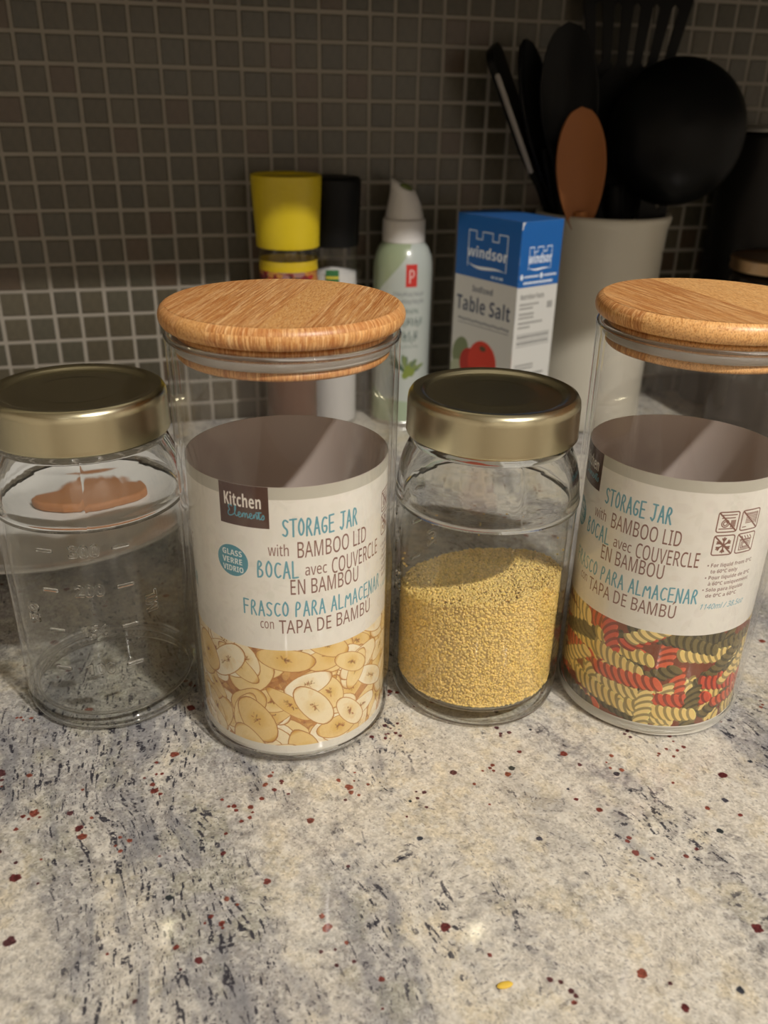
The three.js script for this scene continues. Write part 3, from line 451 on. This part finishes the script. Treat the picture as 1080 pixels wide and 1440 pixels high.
// ------------------------------------------------------------------ box of table salt
{
  const a = 68 * Math.PI / 180, W = 0.0818, D = 0.0500, Hh = 0.204;
  // faces: main panel looks left, narrow panel looks to the front
  const cx = 0.196 + (-W * Math.cos(a) + D * Math.sin(a)) / 2, cz = 0.15 + (-W * Math.sin(a) - D * Math.cos(a)) / 2;
  const t = thing('salt_box', 'blue and white carton of table salt with tomato picture', 'box', [cx, 0, cz]); t.rotation.y = Math.PI / 2 - a;
  const blue = 'rgb(6,92,168)', wave = 'rgb(205,218,232)';
  const castle = (g, x, y, w, h) => {   // outlined battlement with the name and a wave
    g.strokeStyle = wave; g.lineWidth = w * 0.022; g.lineJoin = 'round'; g.beginPath(); g.moveTo(x, y + h * 0.95); g.lineTo(x, y); for (const [p, q] of [[0.2, 0], [0.2, 0.2], [0.36, 0.2], [0.36, 0], [0.62, 0], [0.62, 0.2], [0.78, 0.2], [0.78, 0], [1, 0], [1, 0.95]]) g.lineTo(x + p * w, y + q * h); g.stroke();
    g.fillStyle = 'rgb(232,238,244)'; g.font = `bold ${w * 0.27}px sans-serif`; g.textAlign = 'center'; g.fillText('windsor', x + w / 2, y + h * 0.68); g.textAlign = 'left';
    g.beginPath(); g.moveTo(x, y + h * 0.84); g.bezierCurveTo(x + w * 0.3, y + h * 1.02, x + w * 0.6, y + h * 0.78, x + w, y + h * 0.94); g.bezierCurveTo(x + w * 0.6, y + h * 0.88, x + w * 0.35, y + h * 1.14, x, y + h * 0.84); g.fill();
  };
  const main = canvasTex(768, 2048, (g, w, h) => {
    seed = 5; g.fillStyle = 'rgb(206,206,202)'; g.fillRect(0, 0, w, h); g.fillStyle = blue; g.fillRect(0, 0, w, h * 0.262);
    castle(g, 150, 130, 470, 330); g.fillStyle = 'rgb(190,208,228)'; g.fillRect(450, 488, 44, 22); g.fillRect(505, 488, 30, 22); g.fillRect(545, 488, 50, 22);
    g.fillStyle = 'rgb(60,70,96)'; g.font = 'bold 74px sans-serif'; g.textAlign = 'center'; g.fillText('Iodized', 360, 660); g.font = 'bold 186px sans-serif'; g.save(); g.translate(375, 850); g.scale(0.78, 1); g.fillText('Table Salt', 0, 0); g.restore();
    g.fillStyle = 'rgb(120,124,134)'; for (let k = 0; k < 18; k++) g.fillRect(70 + k * 36, 915 + (k % 3) * 3, 27, 22); g.fillRect(70, 962, 640, 7);
    g.fillStyle = 'rgb(120,132,96)'; g.beginPath(); g.ellipse(120, 1250, 100, 150, 0.3, 0, 7); g.fill(); g.fillStyle = 'rgb(170,176,150)'; g.beginPath(); g.ellipse(110, 1420, 120, 90, 0, 0, 7); g.fill();
    g.fillStyle = 'rgb(176,40,30)'; g.beginPath(); g.ellipse(250, 1340, 130, 150, 0, 0, 7); g.fill(); g.fillStyle = 'rgb(206,56,38)'; g.beginPath(); g.ellipse(410, 1290, 180, 200, 0, 0, 7); g.fill(); g.fillStyle = 'rgb(212,70,48)'; g.beginPath(); g.ellipse(500, 1500, 230, 190, 0.2, 0, 7); g.fill(); g.fillStyle = 'rgb(92,70,44)'; g.beginPath(); g.ellipse(410, 1160, 40, 26, 0, 0, 7); g.fill();
  });
  const side = canvasTex(768, 2048, (g, w, h) => {
    g.fillStyle = 'rgb(206,206,202)'; g.fillRect(0, 0, w, h); g.fillStyle = blue; g.fillRect(0, 0, w, h * 0.266); g.fillStyle = 'rgb(206,210,212)'; g.beginPath(); g.moveTo(0, 0); g.lineTo(60, 0); g.lineTo(22, 24); g.lineTo(14, 60); g.lineTo(0, 64); g.fill();
    castle(g, 170, 210, 420, 200); g.fillStyle = 'rgb(220,230,240)'; g.beginPath(); g.arc(60, 455, 26, 0, 7); g.fill(); g.beginPath(); g.arc(430, 455, 26, 0, 7); g.fill(); for (let k = 0; k < 10; k++) { g.fillRect(105 + k * 28, 446, 20, 20); g.fillRect(475 + k * 25, 446, 18, 20); } for (let k = 0; k < 20; k++) g.fillRect(100 + k * 28, 498, 22, 22);
    g.fillStyle = 'rgb(90,90,90)'; g.font = 'bold 62px sans-serif'; g.fillText('Nutrition Facts', 70, 650); g.fillStyle = 'rgb(128,128,126)';
    const row = (y, x0, x1, hh) => { for (let x = x0; x < x1; x += 26) g.fillRect(x, y, 19, hh); }; row(686, 70, 420, 18); row(720, 70, 330, 18); row(690, 600, 680, 60); row(770, 70, 350, 20); row(804, 70, 350, 18); row(850, 70, 520, 20); row(890, 70, 300, 18);
    g.fillStyle = 'rgb(112,112,112)'; g.fillRect(60, 960, 640, 5); row(975, 70, 690, 22); g.fillRect(60, 1012, 640, 5); row(1030, 70, 690, 24); g.fillRect(60, 1068, 640, 5); row(1240, 70, 420, 16); row(1270, 70, 420, 16); row(1330, 180, 640, 20); row(1370, 180, 600, 20);
  });
  const lidTop = std(lin(0.02, 0.12, 0.38), 0.5), plain = std(lin(0.68, 0.67, 0.64), 0.7);
  // the narrow panel faces +z of the box, the main panel faces -x
  const bm = (m) => std(0xffffff, 0.5, { map: m });
  part('carton', box(D - 0.0006, Hh - 0.0004, W - 0.0006, 0, Hh / 2, 0, 0.0012), plain, t);
  const face = (w, m, name, lab) => { const g = new THREE.BoxGeometry(w, Hh, 0.0006); return [g, bm(m), name, lab]; };
  const f1 = part('narrow_panel', face(D, side)[0], bm(side), t, 'blue and white panel with nutrition table'); f1.position.set(0, Hh / 2, W / 2);
  const f2 = part('main_panel', face(W, main)[0], bm(main), t, 'blue and white main panel with tomatoes'); f2.position.set(-D / 2, Hh / 2, 0); f2.rotation.y = -Math.PI / 2;
  part('top_flap', box(D + 0.0004, 0.0012, W + 0.0004, 0, Hh, 0), lidTop, t, 'blue closed top flap');
}

// ------------------------------------------------------------------ utensil crock
const CX = 0.312, CZ = 0.07;
{
  const t = thing('utensil_crock', 'cream ceramic crock holding black kitchen utensils', 'crock', [CX, 0, CZ]);
  part('pot', lathe([[0, 0.0005], [0.055, 0.0005], [0.0585, 0.003], [0.0595, 0.012], [0.0592, 0.026], [0.0582, 0.028], [0.0582, 0.03], [0.059, 0.032], [0.0595, 0.1], [0.0602, 0.165], [0.0598, 0.1675], [0.0598, 0.1695], [0.0606, 0.172], [0.0614, 0.192], [0.0632, 0.197], [0.0637, 0.2005], [0.0625, 0.203], [0.0595, 0.203], [0.058, 0.2], [0.0565, 0.19], [0.055, 0.1], [0.0545, 0.009], [0, 0.008]], 112), phys(lin(0.52, 0.49, 0.41), 0.34, { clearcoat: 0.3, clearcoatRoughness: 0.2 }), t, 'glazed cream pot with grooved bands and rolled rim');
}
const blackMat = phys(lin(0.004, 0.004, 0.0038), 0.4, { specularIntensity: 0.28 }), UG = 'utensils standing in the cream crock';
// each utensil is modelled along +y with its face to +z, then stood between a point in the crock and its tip
function stand(o, from, to, faceTo = V(-0.35, 0.2, 0.9), roll = 0) {
  const y = to.clone().sub(from).normalize(), z = faceTo.clone().sub(y.clone().multiplyScalar(faceTo.dot(y))).normalize(), x = y.clone().cross(z);
  o.position.copy(from); o.quaternion.setFromRotationMatrix(new THREE.Matrix4().makeBasis(x, y, z)); if (roll) o.rotateY(roll); return from.distanceTo(to);
}
function rod(y0, y1, w0, w1, d0, d1, seg = 14) { const g = new THREE.CylinderGeometry(1, 1, 1, 20, seg); const p = g.attributes.position; for (let i = 0; i < p.count; i++) { const k = p.getY(i) + 0.5; p.setXYZ(i, p.getX(i) * (w0 + (w1 - w0) * k), y0 + (y1 - y0) * k, p.getZ(i) * (d0 + (d1 - d0) * k)); } g.computeVertexNormals(); return g; }
function spoonHead(y0, y1, w, depth, thick) {   // dished oval bowl, hollow to +z
  const nu = 24, nv = 30, mk = (off) => { const v = []; for (let j = 0; j <= nv; j++) for (let i = 0; i <= nu; i++) { const a = j / nv, hw = w * Math.pow(Math.sin(Math.PI * Math.min(1, 0.05 + a * 0.95)), 0.5) * (0.7 + 0.3 * a) + 0.0008, q = i / nu * 2 - 1; const dish = depth * (1 - q * q) * Math.sin(Math.PI * a); v.push(q * hw, y0 + (y1 - y0) * a, -dish + off); } return v; };
  const A = mk(thick / 2), B = mk(-thick / 2), n = (nu + 1) * (nv + 1), idx = [], at = (j, i) => j * (nu + 1) + i;
  for (let j = 0; j < nv; j++) for (let i = 0; i < nu; i++) { const a = at(j, i), b = at(j, i + 1), c = at(j + 1, i), d = at(j + 1, i + 1); idx.push(a, b, d, a, d, c, n + a, n + d, n + b, n + a, n + c, n + d); }
  const side = (a, b) => idx.push(a, n + a, n + b, a, n + b, b); for (let j = 0; j < nv; j++) { side(at(j + 1, 0), at(j, 0)); side(at(j, nu), at(j + 1, nu)); } for (let i = 0; i < nu; i++) { side(at(0, i), at(0, i + 1)); side(at(nv, i + 1), at(nv, i)); }
  const g = new THREE.BufferGeometry(); g.setAttribute('position', new THREE.Float32BufferAttribute([...A, ...B], 3)); g.setIndex(idx); g.computeVertexNormals(); g.setAttribute('uv', new THREE.Float32BufferAttribute(new Float32Array(n * 4), 2)); return g;
}
function slab(shape, thick, bevel = 0.0008) { const g = new THREE.ExtrudeGeometry(shape, { depth: thick, bevelEnabled: true, bevelThickness: bevel, bevelSize: bevel, bevelSegments: 2, curveSegments: 16 }); g.translate(0, 0, -thick / 2); return g; }
{
  const woodMat = std(lin(0.4, 0.26, 0.11), 0.6, { map: bambooTex(303) });
  // wooden spoon
  let o = thing('wooden_spoon', 'light brown wooden spoon standing in front in the crock', 'spoon', [0, 0, 0], UG), L = stand(o, V(0.294, 0.015, 0.102), V(0.2575, 0.292, 0.111));
  part('handle', rod(0, L - 0.085, 0.005, 0.0062, 0.004, 0.004), woodMat, o); part('bowl', spoonHead(L - 0.1, L, 0.0245, 0.006, 0.004), woodMat, o, 'oval wooden bowl');
  // ladle, back of the bowl to the front
  o = thing('soup_ladle', 'black plastic soup ladle with round deep bowl, bowl upwards in the crock', 'ladle', [0, 0, 0], UG); L = stand(o, V(0.338, 0.015, 0.098), V(0.352, 0.25, 0.093));
  const hs = new THREE.Shape(); hs.moveTo(-0.006, 0); hs.lineTo(0.006, 0); hs.lineTo(0.0135, L); hs.lineTo(-0.0135, L); hs.closePath(); const hole = new THREE.Path(); hole.absellipse(0.004, L - 0.032, 0.0035, 0.011, 0, Math.PI * 2); hs.holes.push(hole); part('handle', slab(hs, 0.005), blackMat, o, 'flat handle with hanging slot');
  const bowl = lathe([[0, -0.034], [0.02, -0.0325], [0.038, -0.0265], [0.051, -0.016], [0.0585, -0.003], [0.061, 0.008], [0.0595, 0.0082], [0.0565, -0.003], [0.049, -0.0145], [0.036, -0.0245], [0.019, -0.0305], [0, -0.032]], 72); bowl.rotateX(-Math.PI / 2 - 0.12); bowl.scale(1, 1.02, 1); bowl.translate(0.009, L + 0.024, 0.006); part('bowl', bowl, blackMat, o, 'round black ladle bowl');
  // slotted turner
  o = thing('slotted_turner', 'black slotted turner with five long slots, tallest in the crock', 'turner', [0, 0, 0], UG); L = stand(o, V(0.33, 0.015, 0.034), V(0.3405, 0.397, 0.034), V(-0.3, 0.05, 0.95));
  const bs = new THREE.Shape(); bs.moveTo(-0.0075, L - 0.125); bs.quadraticCurveTo(-0.03, L - 0.11, -0.0385, L - 0.075); bs.lineTo(-0.051, L - 0.004); bs.quadraticCurveTo(-0.051, L, -0.047, L); bs.lineTo(0.047, L); bs.quadraticCurveTo(0.051, L, 0.051, L - 0.004); bs.lineTo(0.0385, L - 0.075); bs.quadraticCurveTo(0.03, L - 0.11, 0.0075, L - 0.125);
  for (let k = -2; k <= 2; k++) { const h = new THREE.Path(), xb = k * 0.0142, xt = k * 0.0172, y0 = L - 0.068, y1 = L - 0.024, r = 0.0031; h.moveTo(xb - r, y0); h.lineTo(xt - r, y1); h.quadraticCurveTo(xt, y1 + 2 * r, xt + r, y1); h.lineTo(xb + r, y0); h.quadraticCurveTo(xb, y0 - 2 * r, xb - r, y0); bs.holes.push(h); }
  part('blade', slab(bs, 0.0022), blackMat, o, 'tapered black blade with five slots'); part('handle', rod(0, L - 0.12, 0.007, 0.008, 0.005, 0.004), blackMat, o);
  // black spoons and spatulas crowded behind
  o = thing('serving_spoon', 'black plastic serving spoon seen edge-on beside the white-edged spatula', 'spoon', [0, 0, 0], UG); L = stand(o, V(0.327, 0.015, 0.068), V(0.222, 0.343, 0.06), V(0.45, 0.3, 0.8));
  part('handle', rod(0, L - 0.09, 0.0065, 0.0075, 0.0045, 0.005), blackMat, o); part('bowl', spoonHead(L - 0.13, L, 0.025, 0.012, 0.003), blackMat, o, 'deep oval black bowl');
  o = thing('serving_spoon', 'black plastic serving spoon with broad round bowl behind the wooden spoon', 'spoon', [0, 0, 0], UG); L = stand(o, V(0.3, 0.015, 0.08), V(0.252, 0.356, 0.08));
  part('handle', rod(0, L - 0.09, 0.0065, 0.0085, 0.0045, 0.005), blackMat, o); part('bowl', spoonHead(L - 0.125, L, 0.029, 0.012, 0.003), blackMat, o, 'broad black bowl');
  o = thing('spatula', 'black spatula with pale edge leaning out furthest from the crock', 'spatula', [0, 0, 0], UG); L = stand(o, V(0.35, 0.03, 0.054), V(0.196, 0.336, 0.05), V(0.8, 0.25, 0.55));
  const ss = new THREE.Shape(); ss.moveTo(-0.006, L - 0.12); ss.lineTo(-0.021, L - 0.085); ss.lineTo(-0.021, L - 0.012); ss.quadraticCurveTo(-0.019, L, -0.006, L); ss.lineTo(0.014, L); ss.quadraticCurveTo(0.021, L - 0.002, 0.021, L - 0.012); ss.lineTo(0.021, L - 0.085); ss.lineTo(0.006, L - 0.12);
  part('blade', slab(ss, 0.0055), blackMat, o, 'black blade'); part('handle', rod(0, L - 0.115, 0.006, 0.006, 0.004, 0.004), blackMat, o);
  const es = new THREE.CapsuleGeometry(0.0021, 0.085, 4, 10); es.scale(1, 1, 1.2); es.translate(-0.0222, L - 0.062, 0.002); part('edge', es, std(lin(0.24, 0.22, 0.2), 0.5), o, 'pale edge strip');
  o = thing('cooking_spoon', 'broad black plastic spoon behind the ladle and wooden spoon', 'spoon', [0, 0, 0], UG); L = stand(o, V(0.352, 0.015, 0.066), V(0.312, 0.325, 0.06));
  part('handle', rod(0, L - 0.1, 0.005, 0.009, 0.004, 0.004), blackMat, o); part('bowl', spoonHead(L - 0.15, L, 0.034, 0.012, 0.003), blackMat, o, 'broad black head');
  o = thing('kitchen_utensil', 'dark blue utensil handle with steel cap at the crock rim', 'utensil', [0, 0, 0], UG); L = stand(o, V(0.318, 0.02, 0.0945), V(0.262, 0.23, 0.0945));
  part('grip', rod(0, L - 0.012, 0.006, 0.0078, 0.006, 0.0078), std(lin(0.012, 0.022, 0.06), 0.45), o, 'dark blue grip'); const kb = new THREE.SphereGeometry(0.008, 24, 14); kb.scale(1, 0.8, 1); kb.translate(0, L - 0.012, 0); part('end_cap', kb, std(lin(0.02, 0.03, 0.07), 0.4), o);
  const bd = new THREE.TorusGeometry(0.0076, 0.0014, 10, 32); bd.rotateX(Math.PI / 2); bd.translate(0, L - 0.022, 0); part('band', bd, std(lin(0.55, 0.55, 0.55), 0.3, { metalness: 1 }), o, 'steel band');
}

// ------------------------------------------------------------------ dark jar and canister at the far right
{
  const t = thing('candle_jar', 'dark glass jar with copper coloured lid rim near the tiled wall', 'jar', [0.466, 0.0, 0.14]);
  part('body', lathe([[0, 0.001], [0.04, 0.001], [0.0435, 0.005], [0.0435, 0.148], [0.041, 0.156], [0, 0.156]], 72), phys(lin(0.012, 0.008, 0.006), 0.12), t, 'dark glossy body');
  part('lid', lathe([[0.0415, 0.1565], [0.0445, 0.157], [0.0452, 0.159], [0.0445, 0.163], [0.0452, 0.1668], [0.044, 0.1695], [0.041, 0.17], [0.039, 0.168], [0, 0.168]], 72), std(lin(0.62, 0.42, 0.24), 0.32, { metalness: 1 }), t, 'copper coloured rim');
  const c = thing('canister', 'black canister with pale lid edge by the wall beside the ladle', 'canister', [0.497, 0, 0.047]);
  part('body', lathe([[0, 0.001], [0.042, 0.001], [0.044, 0.004], [0.044, 0.268], [0.042, 0.272], [0, 0.273]], 72), phys(lin(0.008, 0.007, 0.006), 0.4, { specularIntensity: 0.5 }), c, 'matt black body');
  part('lid', lathe([[0, 0.2732], [0.043, 0.2732], [0.0446, 0.2742], [0.0446, 0.2765], [0.043, 0.278], [0, 0.279]], 72), std(lin(0.4, 0.38, 0.34), 0.35, { metalness: 0.6 }), c, 'pale lid');
}
// ------------------------------------------------------------------ a yellow crumb on the worktop
{
  const g = new THREE.IcosahedronGeometry(0.0022, 1), p = g.attributes.position; for (let i = 0; i < p.count; i++) p.setXYZ(i, p.getX(i) * 1.5, (p.getY(i) + 0.0022) * 0.35, p.getZ(i) * 0.7); g.computeVertexNormals();
  const m = shadows(new THREE.Mesh(g, std(lin(0.75, 0.5, 0.06), 0.7))); m.name = 'crumb'; m.position.set(-0.013, 0.0001, 0.676); m.userData = { label: 'tiny yellow crumb on the granite worktop', category: 'crumb' }; scene.add(m);
}

renderer.render(scene, camera);
